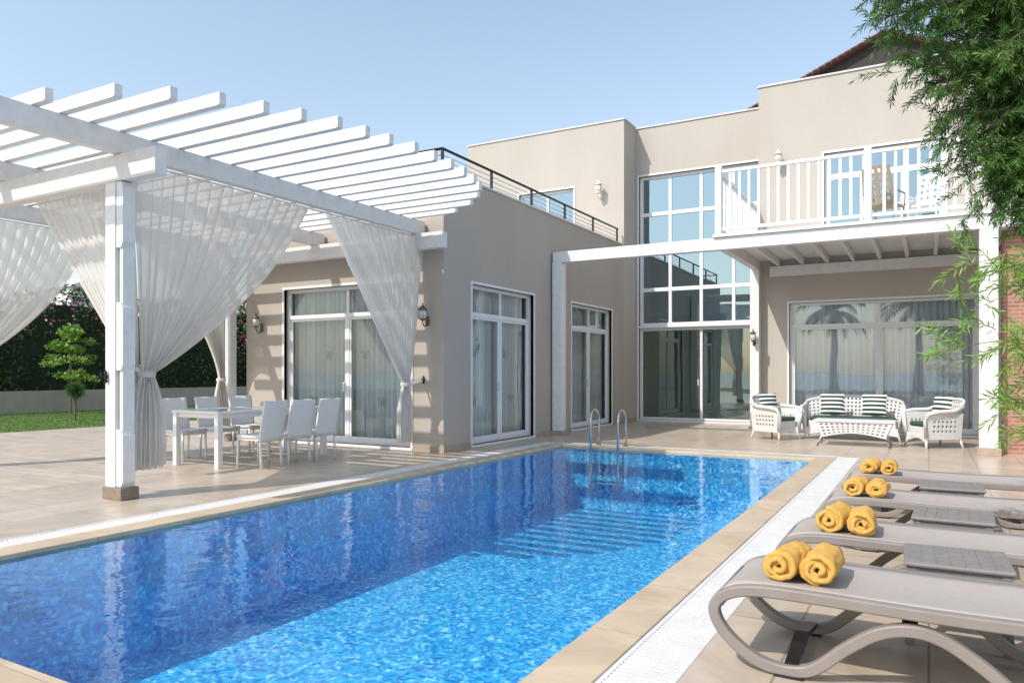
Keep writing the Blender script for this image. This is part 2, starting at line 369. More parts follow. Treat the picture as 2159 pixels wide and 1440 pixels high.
wing = MB(); panel(wing,'y',WX-T,WX,WY+T,18.7,0,4.72,[(11.14,13.5,.05,2.93),(15.36,17.8,.05,2.93)]); vb(wing,'wing_side_wall','stucco_grey')
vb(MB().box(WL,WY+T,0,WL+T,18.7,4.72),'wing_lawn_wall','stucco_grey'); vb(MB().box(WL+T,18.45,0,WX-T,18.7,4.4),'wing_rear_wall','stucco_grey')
vb(MB().box(WL+T,WY+T,4.3,WX-T,18.7,4.55),'terrace_roof','cap')
vb(MB().box(WL+T,WY+T,-.02,WX-T,18.45,.03),'wing_floor','int_floor')
vb(MB().box(WL-.03,WY-.03,4.723,WX+.03,WY+T+.02,4.76),'parapet_cap','cap'); vb(MB().box(WX-T-.02,WY+T+.02,4.723,WX+.03,18.697,4.76),'parapet_cap','cap')
for a,b in ((WL-.02,-10.86),(-7.73,WX+.02)): vb(MB().box(a,WY-.02,0,b,WY-.001,.1),'plinth','plinth')
for a,b in ((WY-.001,11.09),(13.55,15.31),(17.85,19.6)): vb(MB().box(WX+.001,a,0,WX+.02,b,.1),'plinth','plinth')
UB = 18.7
w = MB(); panel(w,'x',UB,UB+T,-12.05,WX,4.78,8.1,[(-10.3,-8.57,4.8,6.45)]); vb(w,'upper_block_front_wall','stucco')
w = MB(); w.box(WX-T,UB+T,0,WX,19.6,8.1); w.box(WX-T,UB,0,WX,UB+T,4.779); vb(w,'upper_block_side_wall','stucco')
vb(MB().box(-12.05,UB+T,4.6,-11.8,24,8.1),'upper_block_lawn_wall','stucco')
w = MB(); panel(w,'x',19.6,19.6+T,WX,-3.47,0,8.08,[(-7.0,-3.6,.05,6.75)]); vb(w,'central_wall','stucco')
TY = 17.9
w = MB(); panel(w,'x',TY,TY+T,-3.47,3.6,0,7.98,[(-2.79,.9,.05,2.93),(-2.05,.3,4.0,6.25)]); vb(w,'tower_wall','stucco')
vb(MB().box(-3.47,TY+T,0,-3.22,19.599,7.98),'tower_side_wall','stucco'); vb(MB().box(3.35,TY+T,0,3.6,24,7.98),'tower_side_wall','stucco')
vb(MB().box(-12.08,UB-.03,8.103,WX+.03,19.57,8.14),'roof_cap','cap'); vb(MB().box(WX+.031,19.57,8.083,-3.51,19.9,8.12),'roof_cap','cap'); vb(MB().box(-3.5,TY-.03,7.983,3.63,TY+T+.02,8.02),'roof_cap','cap'); vb(MB().box(-3.5,TY+T+.02,7.983,-3.2,24,8.02),'roof_cap','cap')
vb(MB().box(-11.8,UB+T,7.6,WX-T,24,7.85),'roof','cap'); vb(MB().box(WX-T+.01,19.85,7.58,-3.23,24,7.83),'roof','cap'); vb(MB().box(-3.21,TY+T,7.5,3.34,24,7.75),'roof','cap')
vb(MB().box(-12.05,24,0,3.6,24.25,7.9),'rear_wall','interior')
vb(MB().box(-7.34,19.86,-.02,-3.23,24,.03),'ground_floor','int_floor'); vb(MB().box(-3.21,TY+T,-.02,3.34,24,.03),'ground_floor','int_floor')
vb(MB().box(-3.21,TY+T,3.5,3.34,24,3.9),'upper_floor','interior'); vb(MB().box(-11.8,UB+T,4.5,-7.36,24,4.7),'upper_floor','interior')
vb(MB().box(-7.3,21.0,3.0,-3.24,24,3.25),'mezzanine_floor','interior')
vb(MB().box(-7.42,20.0,0,-7.36,24,7.5),'partition_wall','interior'); vb(MB().box(-3.2,19.62,0,-3.12,24,3.4),'partition_wall','interior')
w = MB(); ax, az, hw, dz = -1.0, 9.88, 4.6, 1.95
w.add([(ax-hw,21,az-dz),(ax+hw,21,az-dz),(ax,21,az)],[(0,1,2)]); w.box(ax-hw,21.0,7.3,ax+hw,21.05,az-dz); vb(w,'gable_cladding','wood_dark')
w = MB()
for s in (-1,1): w.bar((ax,22.6,az+.02),(ax+s*(hw+.4),22.6,az+.02-dz*(hw+.4)/hw),3.6,.07,up=(0,0,1))
rf = vb(w,'gable_roof','roof_tile')
w = MB()
for s in (-1,1):
    for i in range(30):
        q = i/30; w.tube([(ax+s*q*hw,20.79,az+.045-dz*q),(ax+s*(q+.03)*hw,20.79,az+.05-dz*(q+.03))],.035,8)
w.build('verge_tile','roof_tile',rf,world=True)

def window(axis, c, a0, a1, z0, z1, vs, hs, mat='glass', fw=.065, name='window', inner=None, handle=True, fd=.07):
    rec = .09
    loc = ((a0+a1)/2, c, z0) if axis == 'x' else (c, (a0+a1)/2, z0)
    t = bpy.data.objects.new(name, None); C.objects.link(t); t.parent = villa
    t.location = Vector(loc)-Vector(villa.location)
    def bx(mb, p0, p1, q0, q1, d0, d1):
        if axis == 'x': mb.box(p0,c+d0,q0,p1,c+d1,q1)
        else: mb.box(c-d1,p0,q0,c-d0,p1,q1)
    m = MB(); d0, d1 = rec, rec+fd
    bx(m,a0,a0+fw,z0,z1,d0,d1); bx(m,a1-fw,a1,z0,z1,d0,d1); bx(m,a0+fw,a1-fw,z0,z0+fw,d0,d1); bx(m,a0+fw,a1-fw,z1-fw,z1,d0,d1)
    for h in hs: bx(m,a0+fw,a1-fw,h-fw*.6,h+fw*.6,d0+.004,d1-.004)
    for v in vs: bx(m,v-fw*.5,v+fw*.5,z0+fw,z1-fw,d0+.008,d1-.008)
    if inner:
        zt = hs[0]-fw*.6; L = [a0+fw]+list(vs)+[a1-fw]
        for i in range(len(L)-1):
            l = L[i]+(fw*.5 if i else 0); r = L[i+1]-(fw*.5 if i < len(L)-2 else 0)
            for u0,u1,v0,v1 in ((l,l+.045,z0+fw,zt),(r-.045,r,z0+fw,zt),(l+.045,r-.045,z0+fw,z0+fw+.06),(l+.045,r-.045,zt-.045,zt)): bx(m,u0,u1,v0,v1,d0+.018,d1-.015)
    m.build('frame','whitemetal',t,world=True,bevel=.004)
    m = MB()
    if axis == 'x': m.quad((a0+.03,c+rec+.04,z0+.03),(a1-.03,c+rec+.04,z0+.03),(a1-.03,c+rec+.04,z1-.03),(a0+.03,c+rec+.04,z1-.03))
    else: m.quad((c-rec-.04,a0+.03,z0+.03),(c-rec-.04,a1-.03,z0+.03),(c-rec-.04,a1-.03,z1-.03),(c-rec-.04,a0+.03,z1-.03))
    m.build('pane',mat,t,world=True)
    m = MB(); e = .045
    bx(m,a0-e,a0,z0,z1+e,-.018,.06); bx(m,a1,a1+e,z0,z1+e,-.018,.06); bx(m,a0,a1,z1,z1+e,-.018,.06); bx(m,a0-e,a1+e,z0-.045,z0,-.03,.2)
    m.build('architrave','whitemetal',t,world=True)
    if handle:
        m = MB(); vv = vs[len(vs)//2]; bx(m,vv-.085,vv-.065,z0+.95,z0+1.12,d0-.03,d0+.02); m.build('handle','whitemetal',t,world=True)
    return t
window('x',WY,-10.81,-7.78,.05,2.93,[-9.3],[2.4],inner=True)
window('y',WX,11.14,13.5,.05,2.93,[12.32],[2.4],inner=True)
window('y',WX,15.36,17.8,.05,2.93,[16.58],[2.4],inner=True)
window('x',UB,-10.3,-8.57,4.8,6.45,[-9.43],[],mat='glass_reflect')
window('x',TY,-2.79,.9,.05,2.93,[-.95],[2.4],inner=True,mat='glass_sofa')
window('x',TY,-2.05,.3,4.0,6.25,[-1.25,-.45],[5.75],inner=True,mat='glass_reflect')
cw = 3.4/4
window('x',19.6,-7.0,-3.6,2.62,6.75,[-7+cw,-7+2*cw,-7+3*cw],[3.62,4.66,5.7],mat='glass_reflect',name='curtain_wall',handle=False,fw=.085)
window('x',19.6,-7.0,-3.6,.05,2.56,[-5.3],[],name='sliding_door',fw=.07,mat='glass_door')

def drape(label, axis, c, a0, a1, z0, z1, nf, mat='sheer', bows=()):
    m = MB(); L = a1-a0; nu = nf*10; ph = random.random()*6
    lx, ly = ((a0+a1)/2, c) if axis == 'x' else (c, (a0+a1)/2)
    def fn(u, v):
        a = a0+L*u; k = 2*PI*nf*u+ph+.6*math.sin(7*u+ph); d = .045*math.sin(k)+.012*math.sin(2.3*k+1+v)
        z = z0+(z1-z0)*v
        return (a+.012*math.sin(k*.5), c+d, z) if axis == 'x' else (c+d, a, z)
    m.grid(nu, 4, fn)
    if bows:
        t = thing('window_drape', label, 'curtain', (lx,ly,z0))
        m.build('drape', mat, t, smooth=True, world=True)
        for a, z in bows:
            b = MB()
            for s in (-1,1):
                lp = []
                for k in range(13):
                    an = 2*PI*k/12; u_ = s*(.045-.045*math.cos(an)); w_ = .032*math.sin(an)+.02*abs(u_)/.1
                    lp.append((a+u_,c-.07,z+w_) if axis == 'x' else (c+.07,a+u_,z+w_))
                b.tube(lp,.005,5)
                for q in (.03,.055):
                    e0 = (a,c-.07,z) if axis == 'x' else (c+.07,a,z); e1 = (a+s*q,c-.07,z-.11) if axis == 'x' else (c+.07,a+s*q,z-.11)
                    b.tube([e0,e1],.004,5)
            b.build('embroidered_bow','thread',t,world=True)
    else: tag(m.build('window_drape', mat, smooth=True), label, 'curtain')
drape('pale grey drape behind the wing glass door facing the dining set','x',WY+.3,-10.85,-7.7,.04,2.98,26,bows=((-9.9,1.7),(-10.3,.85),(-9.0,1.7),(-8.6,.85)))
drape('pale grey drape behind the side glass door nearest the pergola','y',WX-.3,11.05,13.6,.04,2.98,20,bows=((11.6,1.75),(12.7,1.75),(11.6,.85),(12.95,.85)))
drape('pale grey drape behind the narrow side glass door nearest the glazed wall','y',WX-.3,15.3,17.9,.04,2.98,20)
drape('white sheer drape behind the glass doors at the wicker sofa','x',TY+.3,-2.85,1.0,.04,2.98,32)
drape('pale drape behind the upstairs balcony door','x',TY+.3,-2.1,-1.1,4.0,6.3,10)

t = thing('terrace_railing', 'dark metal railing with horizontal bars on the wing roof terrace', 'railing', (-7.2,14.4,4.76))
rx = -7.22
ys = [10.4+i*(18.5-10.4)/5 for i in range(6)]
for y in ys: MB().box(rx-.02,y-.02,4.762,rx+.02,y+.02,5.14).build('post','dark_metal',t,world=True)
for x in (-8.8,-10.4,-11.7): MB().box(x-.02,10.38,4.762,x+.02,10.42,5.14).build('post','dark_metal',t,world=True)
MB().tube([(-11.75,10.4,5.16),(rx,10.4,5.16),(rx,18.55,5.16)],.026,8).build('top_rail','dark_metal',t,smooth=True,world=True)
for z in (4.87,4.96,5.05): MB().tube([(-11.75,10.4,z),(rx,10.4,z),(rx,18.55,z)],.009,6).build('bar','steel',t,smooth=True,world=True)

def lantern(name, label, loc, rz, body, k=1):
    t = thing(name, label, 'wall lamp', loc, rz)
    MB().lathe([(.001,-.09),(.035,-.08),(.045,0),(.03,.08),(.001,.1)],(0,0,0)).build('backplate',body,t,smooth=True).scale = (1,.45,1)
    pts = [(0,0,-.03),(0,-.05,-.1),(0,-.12,-.1),(0,-.16,-.04),(0,-.16,.0)]
    MB().tube(pts,.011,8,up=(1,0,0)).build('arm',body,t,smooth=True)
    MB().lathe([(.03,0),(.055,.02),(.06,.035)],(0,-.16,0),12).build('cup',body,t,smooth=True)
    MB().lathe([(.05,.035),(.078,.1),(.07,.17),(.055,.2)],(0,-.16,0),8).build('globe','lamp_glass',t)
    MB().lathe([(.085,.2),(.06,.235),(.025,.265),(.01,.3),(.016,.315),(.001,.335)],(0,-.16,0),12).build('cap',body,t,smooth=True)
    m = MB()
    for q in range(4):
        a = q*PI/2+PI/4; m.tube([(.058*math.cos(a),-.16+.058*math.sin(a),.035),(.084*math.cos(a),-.16+.084*math.sin(a),.1),(.06*math.cos(a),-.16+.06*math.sin(a),.2)],.004,5)
    m.build('cage',body,t)
    t.scale = (k,k,k)
    return t
lantern('wall_lantern','dark bronze lantern on the wing wall left of the dining glass door',(-11.42,WY-.01,2.22),0,'gold',.9)
lantern('wall_lantern','dark bronze lantern on the wing wall beside the tied back corner curtain',(-7.42,WY-.01,2.22),0,'gold',.9)
lantern('wall_lantern','cream lantern high on the upper storey wall above the roof terrace',(-7.75,UB-.01,6.15),0,'cream_metal',1.2)
lantern('wall_lantern','cream lantern on the upstairs wall above the balcony',(-3.0,TY-.01,6.1),0,'cream_metal',1.1)

# ------------------------------------------------------------------ pergola
pg = thing('pergola', 'white timber pergola with curved rafter outline over the dining patio', 'pergola', (-9.6,7.4,0))
def pp(mb, name, mat='paint', bevel=.005, **k): return mb.build(name, mat, pg, world=True, bevel=bevel, **k)
def post(x, y, w=.17, top=3.37, blocks=True):
    pp(MB().box(x-w/2-.02,y-w/2-.02,0,x+w/2+(.13 if blocks else .02),y+w/2+.02,.13),'post_base','dark_stone')
    pp(MB().box(x-w/2,y-w/2,.13,x+w/2,y+w/2,top),'post')
    if blocks:
        pp(MB().box(x+w/2+.03,y-w*.3,.13,x+w/2+.085,y+w*.5,top),'rear_plank')
        for z0, z1 in ((2.67,top),(1.37,2.09),(.135,.74)):
            m = MB(); c = .06; X0 = x+w/2+.002; X1 = x+w/2+.115; Y0 = y-w*.42; Y1 = y+w*.42
            prof = [(X0,z0),(X1-c*.6,z0),(X1,z0+c),(X1,z1-c),(X1-c*.6,z1),(X0,z1)]
            n = len(prof); vs = [(a,Y0,b_) for a,b_ in prof]+[(a,Y1,b_) for a,b_ in prof]
            m.add(vs,[tuple(range(n)),tuple(range(2*n-1,n-1,-1))]+[(i,i+n,(i+1)%n+n,(i+1)%n) for i in range(n)])
            pp(m,'spacer_block',bevel=.004)
post(-7.6,4.85); post(-12.1,4.85,blocks=False); post(-12.1,10.08,.15,blocks=False)
for hx_,hy_,hz_ in ((-7.64,4.757,1.3),(-7.5,10.252,1.22)):
    m = MB(); m.lathe([(.001,-.07),(.02,-.05),(.012,-.02),(.028,.0),(.012,.03),(.018,.05),(.001,.08)],(hx_,hy_-.015,hz_),10); m.tube([(hx_,hy_-.01,hz_),(hx_,hy_-.06,hz_-.01),(hx_,hy_-.07,hz_+.04)],.006,6,up=(1,0,0))
    pp(m,'tieback_hook','dark_metal',0,smooth=True)
pp(MB().box(-12.6,4.78,3.38,-6.87,4.92,3.665),'cross_beam'); pp(MB().box(-12.6,9.98,3.4,-6.93,10.12,3.665),'cross_beam')
for x in (-7.52,-9.8,-12.1): pp(MB().box(x-.065,2.4 if x>-8 else 3.3,3.67,x+.065,10.22,3.9),'main_beam')
pp(MB().tube([(-7.52,4.95,3.63),(-7.52,9.95,3.63)],.014,8),'curtain_rod','whitemetal',0,smooth=True)
pp(MB().tube([(-12.1,4.95,3.63),(-12.1,9.95,3.63)],.014,8),'curtain_rod','whitemetal',0,smooth=True)
tips = [(-7.23,3.94),(-6.57,4.2),(-6.18,4.5),(-5.9,4.83),(-5.71,5.18),(-5.54,5.53),(-5.38,5.87),(-5.32,6.25),(-5.27,6.6),(-5.2,6.97),(-5.2,7.36),(-5.22,7.74),(-5.27,8.12),(-5.36,8.5),(-5.5,8.87),(-5.75,9.22),(-6.1,9.57),(-6.6,9.9)]
for i,(x,y) in enumerate(tips):
    m = MB(); z0, z1 = 3.903, 4.03; w2 = .04
    j = random.uniform(-.01,.01); yl = y+random.uniform(-.02,.02)
    prof = [(-12.75,z0),(x-.03,z0),(x,z0+.012),(x,z1),(-12.75,z1)]
    n = len(prof); vs = [((a,(y if a>-10 else yl)+j-w2,b)) for a,b in prof]+[((a,(y if a>-10 else yl)+j+w2,b)) for a,b in prof]
    m.add(vs,[tuple(range(n)),tuple(range(2*n-1,n-1,-1))]+[(i_,i_+n,(i_+1)%n+n,(i_+1)%n) for i_ in range(n)])
    pp(m,'rafter',bevel=.004)

def curtain(label, axis, c, aA, aB, zt, aG, zg, zb, nf, wb=.34, pw=1.0, amp=.05, bulge=.0, tie=True, seed=1):
    rs = random.Random(seed); sg = 1 if aB > aA else -1; L = abs(aB-aA); hG = abs(aG-aA)
    ph = rs.random()*6; NV = 60; nu = nf*9; wg = .13; tg = (zt-zg)/(zt-zb)
    def fn(u, v):
        z = zt+(zb-zt)*v
        if v <= tg:
            q = v/tg
            k = (1-q)**pw + bulge*math.sin(PI*q)
            l = (hG-wg/2)*(q**1.6); r = hG+wg/2+(L-hG-wg/2)*k
            gm = q**3
        else:
            q = (v-tg)/(1-tg); w = wg+(wb-wg)*min(1,q*2.2)**.7
            l = hG-w*.45; r = hG+w*.55; gm = 1-min(1,q*2)
        uu = u+.012*math.sin(9*u+3*v)
        a = l+(r-l)*u
        kk = 2*PI*nf*uu+ph+1.3*math.sin(5.1*u+ph)
        am = amp*(1-.35*gm)*(.75+.3*math.sin(3*u+ph+2*v))
        off = am*math.sin(kk)+am*.35*math.sin(kk*.37+2+v*3)+am*.3*math.sin(kk*2.1+v*5)
        a += .012*math.sin(kk+1.3)*(1-gm)
        if v < .02: z -= .012*abs(math.sin(kk))
        if v > .98: z += .02*math.sin(kk*.3)
        A = aA+sg*a
        return (A, c+off, z) if axis == 'x' else (c+off, A, z)
    t = thing('pergola_curtain', label, 'curtain', (aG, c, 0) if axis == 'x' else (c, aG, 0))
    MB().grid(nu, NV, fn).build('drape','curtain',t,smooth=True,world=True)
    if tie:
        cx, cy = (aG, c) if axis == 'x' else (c, aG)
        m = MB(); m.lathe([(.085,-.035),(.095,0),(.085,.035)],(cx,cy,zg),16); m.build('tieback','curtain',t,smooth=True,world=True)
        p0 = (cx,cy,zg); p1 = (aA,c-.05,zg+.06) if axis == 'x' else (c,aA,zg+.06)
        m = MB().bar(p0,p1,.02,.04); m.build('tie_cord','curtain',t,world=True)
    return t
curtain('sheer white curtain tied to the near pergola post, sweeping right under the beam','y',-7.5,4.98,7.6,3.62,5.12,1.33,.3,17,wb=.4,pw=.9,bulge=.10,seed=2)
curtain('sheer white curtain tied back at the wing corner, over the glass door','y',-7.5,10.2,7.85,3.62,9.75,1.15,.2,16,wb=.34,pw=1.0,bulge=.0,seed=3)
curtain('sheer white curtain left of the near pergola post, under the front cross beam','x',5.06,-7.6,-9.75,3.6,-7.66,1.4,.3,14,wb=.24,pw=1.15,bulge=.05,seed=4)
curtain('sheer white curtain farthest left, on the lawn side of the pergola','y',-12.1,4.98,7.3,3.62,5.1,1.3,.25,14,pw=.8,bulge=.12,seed=5)
curtain('cream curtain tied back at the far corner of the pergola, beside the wing wall','y',-12.1,9.95,8.2,3.62,9.85,1.2,.2,12,pw=1.5,seed=6)

# ------------------------------------------------------------------ balcony and terrace frame
bal = thing('balcony', 'white timber balcony with baluster railing above the wicker seating', 'balcony', (-1,14.4,0))
def bp_(mb, name, mat='paint', bevel=.006, **k): return mb.build(name, mat, bal, world=True, bevel=bevel, **k)
BY = 14.4
bp_(MB().box(-7.06,BY-.09,3.7,2.6,BY+.09,3.93),'front_beam')
bp_(MB().box(-3.62,BY-.14,3.934,2.6,TY-.01,3.99),'deck_board')
bp_(MB().box(-3.56,BY+.094,3.72,-3.42,TY-.02,3.93),'side_beam')
bp_(MB().box(-3.2,TY-.14,3.55,2.6,TY-.012,3.78),'ledger_beam')
x = -3.0
while x < 2.5:
    bp_(MB().box(x-.035,BY+.095,3.79,x+.035,TY-.145,3.925),'joist'); x += .52
bp_(MB().box(-7.06,BY-.11,.1,-6.84,BY+.11,3.697),'post'); bp_(MB().box(-7.1,BY-.15,0,-6.8,BY+.15,.1),'post_base','plinth')
bp_(MB().box(.72,BY-.12,.12,.98,BY+.12,3.697),'post'); bp_(MB().box(.68,BY-.16,0,1.02,BY+.16,.12),'post_base','plinth')
bp_(MB().box(-3.6,TY-.32,.1,-3.4,TY-.12,3.72),'post'); bp_(MB().box(-3.63,TY-.35,0,-3.37,TY-.09,.1),'post_base','plinth')
bz = 3.99; rt = 5.2
for x in (-3.52,-.93,1.6): bp_(MB().box(x-.06,BY-.12,bz,x+.06,BY-.01,rt+.1),'rail_post')
bp_(MB().box(-3.57,TY-.12,bz,-3.47,TY-.02,rt+.02),'rail_post')
bp_(MB().box(-3.46,BY-.1,rt-.04,2.5,BY-.03,rt+.02),'top_rail'); bp_(MB().box(-3.46,BY-.09,bz+.07,2.5,BY-.04,bz+.13),'bottom_rail')
bp_(MB().box(-3.555,BY,rt-.04,-3.485,TY-.125,rt+.02),'top_rail'); bp_(MB().box(-3.545,BY,bz+.07,-3.495,TY-.125,bz+.13),'bottom_rail')
x = -3.3
while x < 2.4:
    if min(abs(x+.93),abs(x-1.6)) > .1: bp_(MB().box(x-.024,BY-.088,bz+.131,x+.024,BY-.042,rt-.041),'baluster',bevel=0)
    x += .175
y = BY+.16
while y < TY-.2:
    bp_(MB().box(-3.54,y-.022,bz+.131,-3.5,y+.022,rt-.041),'baluster',bevel=0); y += .25
lantern('wall_lantern','small bronze lantern on the white post left of the wicker seating',(-3.5,TY-.33,2.05),0,'gold',.9)

t = MB().box(1.06,14.62,0,3.2,14.9,3.69); tag(t.build('brick_wall','brick'),'red brick wall at the right edge behind the white post','wall')

# ------------------------------------------------------------------ dining set
def rounded_chair(label):
    t = thing('dining_chair', label, 'chair')
    MB().grid(6,6,lambda u,v:(-.22+.44*u,-.21+.43*v,.46-.012*math.sin(PI*u)-.01*math.sin(PI*v))).build('seat','mesh',t,smooth=True,solid=.045)
    def bk(u,v): 
        w = .228; return (-w+2*w*u, .215+.10*v**1.3+.018*math.sin(PI*u), .38+.57*v)
    MB().grid(8,8,bk).build('backrest','mesh',t,smooth=True,solid=.034)
    for sx in (-1,1):
        MB().tube([(sx*.2,-.19,.45),(sx*.205,-.2,0)],.018,8).build('leg','whitemetal',t,smooth=True)
        MB().tube([(sx*.2,.2,.46),(sx*.205,.23,0)],.018,8).build('leg','whitemetal',t,smooth=True)
    m = MB(); m.bar((-.2,-.19,.42),(.2,-.19,.42),.02,.04); m.bar((-.2,.2,.42),(.2,.2,.42),.02,.04)
    for sx in (-1,1): m.bar((sx*.2,-.19,.42),(sx*.2,.2,.42),.02,.04)
    m.build('seat_frame','whitemetal',t)
    return t
ch = rounded_chair('white high backed dining chair nearest the pool, at the near right corner of the table')
ch.location = (-8.3,7.4,0); ch.rotation_euler = (0,0,-PI/2+.1); ch['group'] = 'dining chairs around the patio table'
G = 'dining chairs around the patio table'
dup(ch,(-8.3,7.96,0),-PI/2-.03,'middle dining chair on the pool side of the white table',G)
dup(ch,(-8.3,8.5,0),-PI/2+.04,'dining chair on the pool side of the table nearest the glass door',G)
dup(ch,(-9.95,7.45,0),PI/2,'dining chair on the lawn side of the table at its near end',G)
dup(ch,(-9.97,8.1,0),PI/2+.05,'middle dining chair on the lawn side of the white table',G)
dup(ch,(-9.95,8.72,0),PI/2-.04,'dining chair on the lawn side of the table at its far end',G)
t = thing('dining_table','long white dining table with glass inset top under the pergola','table',(-9.13,8.05,0))
m = MB(); hx, hy, z = .5, 1.08, .8
m.box(-hx,-hy,z-.035,-hx+.1,hy,z); m.box(hx-.1,-hy,z-.035,hx,hy,z); m.box(-hx+.1,-hy,z-.035,hx-.1,-hy+.1,z); m.box(-hx+.1,hy-.1,z-.035,hx-.1,hy,z)
m.box(-hx+.1,-.04,z-.03,hx-.1,.04,z-.002)
m.box(-hx+.04,-hy+.04,z-.1,hx-.04,-hy+.07,z-.037); m.box(-hx+.04,hy-.07,z-.1,hx-.04,hy-.04,z-.037); m.box(-hx+.04,-hy+.07,z-.1,-hx+.07,hy-.07,z-.037); m.box(hx-.07,-hy+.07,z-.1,hx-.04,hy-.07,z-.037)
m.build('table_frame','whitemetal',t,bevel=.004)
m = MB(); m.box(-hx+.101,-hy+.101,z-.015,hx-.101,-.041,z-.005); m.box(-hx+.101,.041,z-.015,hx-.101,hy-.101,z-.005); m.build('glass_inset','glass_table',t)
for sx in (-1,1):
    for sy in (-1,1): MB().box(sx*(hx-.05)-.04,sy*(hy-.05)-.04,0,sx*(hx-.05)+.04,sy*(hy-.05)+.04,z-.036).build('leg','whitemetal',t,bevel=.004)

# ------------------------------------------------------------------ wicker set
def hole_rule(nu, nv, e=1): return lambda i,j: (i%2==1 and j%2==1 and e<=i<nu-e and e<=j<nv-e)
def wicker_seat(name, label, cat, W, loc, rz):
    t = thing(name, label, cat, loc, rz); h = W/2
    MB().box(-h+.08,-.33,.2,h-.08,.3,.38).build('seat_base','wicker',t,bevel=.02)
    MB().box(-h+.1,-.35,.38,h-.1,.26,.46).build('seat_cushion','cushion',t,bevel=.03)
    nu, nv = int(W/.035)|1, 13
    def bk(u,v):
        x = -h+.02+(W-.04)*u; return (x*(1+.06*v), .28+.14*v-(.16*(abs(2*u-1)**4)), .36+.5*v*(1-.22*abs(2*u-1)**3))
    MB().grid(nu,nv,bk,hole_rule(nu,nv)).build('backrest','wicker',t,solid=.018)
    MB().tube([bk(k/20,1) for k in range(21)],.028,8).build('back_rim','wicker',t,smooth=True)
    for s in (-1,1):
        def sd(u,v,s=s): return (s*(h-.03+.06*v), -.36+.64*u, .16+.46*v)
        MB().grid(17,11,sd,hole_rule(17,11,2)).build('arm_panel','wicker',t,solid=.018)
        MB().tube([(s*(h-.02),-.36,.2),(s*(h+.0),-.39,.5),(s*(h+.05),-.36,.62),(s*(h+.06),-.2,.65),(s*(h+.05),.1,.66),(s*(h+.02),.3,.74)],.038,8).build('armrest','wicker',t,smooth=True)
        for y in (-.33,.27):
            MB().tube([(s*(h-.07),y,.25),(s*(h-.04),y*1.05,.12),(s*(h+.0),y*1.12,0)],.024,8,scale=[1.2,1,.8]).build('leg','wicker',t,smooth=True)
    def ap(u,v): return (-h+.06+(W-.12)*u, -.335, .1+.12*v+.07*math.sin(PI*u)*(1-v))
    MB().grid(15,4,ap).build('front_apron','wicker',t,solid=.014)
    return t
wicker_seat('wicker_sofa','white open weave wicker sofa against the right glass doors','sofa',1.75,(-1.35,16.45,0),0)
wicker_seat('wicker_armchair','white wicker armchair left of the sofa, facing the coffee table','armchair',.66,(-2.75,15.75,0),R(62))
wicker_seat('wicker_armchair','white wicker armchair right of the sofa, near the thick white post','armchair',.66,(.1,15.45,0),R(-58))
t = thing('coffee_table','white wicker coffee table with flared sides in front of the sofa','coffee table',(-1.2,15.0,0))
MB().box(-.68,-.3,.44,.68,.3,.475).build('tabletop','wicker',t,bevel=.01)
for s in (-1,1):
    MB().grid(27,9,lambda u,v,s=s:(-(.52+.1*v)+(1.04+.2*v)*u, s*(.24+.03*v), .16+.28*v+.08*math.sin(PI*u)*(1-v)),hole_rule(27,9)).build('side_panel','wicker',t,solid=.014)
    MB().grid(11,9,lambda u,v,s=s:(s*(.52+.1*v), -(.24+.03*v)+(.48+.06*v)*u, .16+.28*v),hole_rule(11,9)).build('end_panel','wicker',t,solid=.014)
    for y in (-1,1): MB().tube([(s*.62,y*.27,.43),(s*.53,y*.24,.2),(s*.6,y*.28,0)],.024,8).build('leg','wicker',t,smooth=True)
def pillow(label, loc, rx, rz):
    m = MB()
    def f(sg):
        return lambda u,v: ((u-.5)*.46*(1-.08*math.sin(PI*v)), sg*.075*(max(0,math.sin(PI*u)*math.sin(PI*v)))**.5, (v-.5)*.46*(1-.08*math.sin(PI*u)))
    m.grid(12,12,f(1)); m.grid(12,12,f(-1)); o = m.build('throw_pillow','stripe',smooth=True)
    o.location = loc; o.rotation_euler = (rx,0,rz); tag(o,label,'pillow')
pillow('green and white striped pillow at the left of the wicker sofa',(-1.72,16.38,.70),R(-14),R(4))
pillow('green and white striped pillow at the right of the wicker sofa',(-.95,16.38,.70),R(-14),R(-6))
pillow('green and white striped pillow in the left wicker armchair',(-2.87,15.83,.70),R(-14),R(50))
pillow('green and white striped pillow in the right wicker armchair',(.2,15.5,.70),R(-14),R(-50))

def balcony_chair(label, loc, rz, mat):
    t = thing('balcony_chair', label, 'chair', loc, rz)
    MB().grid(4,4,lambda u,v:(-.24+.48*u,-.22+.44*v,.42)).build('seat',mat,t,solid=.03)
    MB().grid(9,11,lambda u,v:((-.27+.54*u)*(1-.1*v*v),.22+.16*v,.42+.66*v+.03*math.sin(PI*u)*v),hole_rule(9,11)).build('backrest',mat,t,solid=.02)
    for s in (-1,1):
        MB().tube([(s*.25,-.22,.42),(s*.27,-.24,0)],.018,6).build('leg',mat,t); MB().tube([(s*.25,.22,.42),(s*.27,.26,0)],.018,6).build('leg',mat,t)
        MB().tube([(s*.27,-.24,.42),(s*.29,-.22,.64),(s*.28,.26,.66)],.02,6).build('armrest',mat,t)
balcony_chair('beige woven chair on the balcony behind the middle railing post',(-.72,15.3,3.992),R(160),'beige_weave')
balcony_chair('white chair on the balcony, right of the beige woven chair',(-.05,15.7,3.992),R(-20),'whitemetal')
t = thing('balcony_table','low white round table on the balcony between the chairs','table',(-.3,16.3,3.992))
MB().lathe([(.3,.6),(.31,.61),(.3,.63)],n=24).build('tabletop','whitemetal',t)
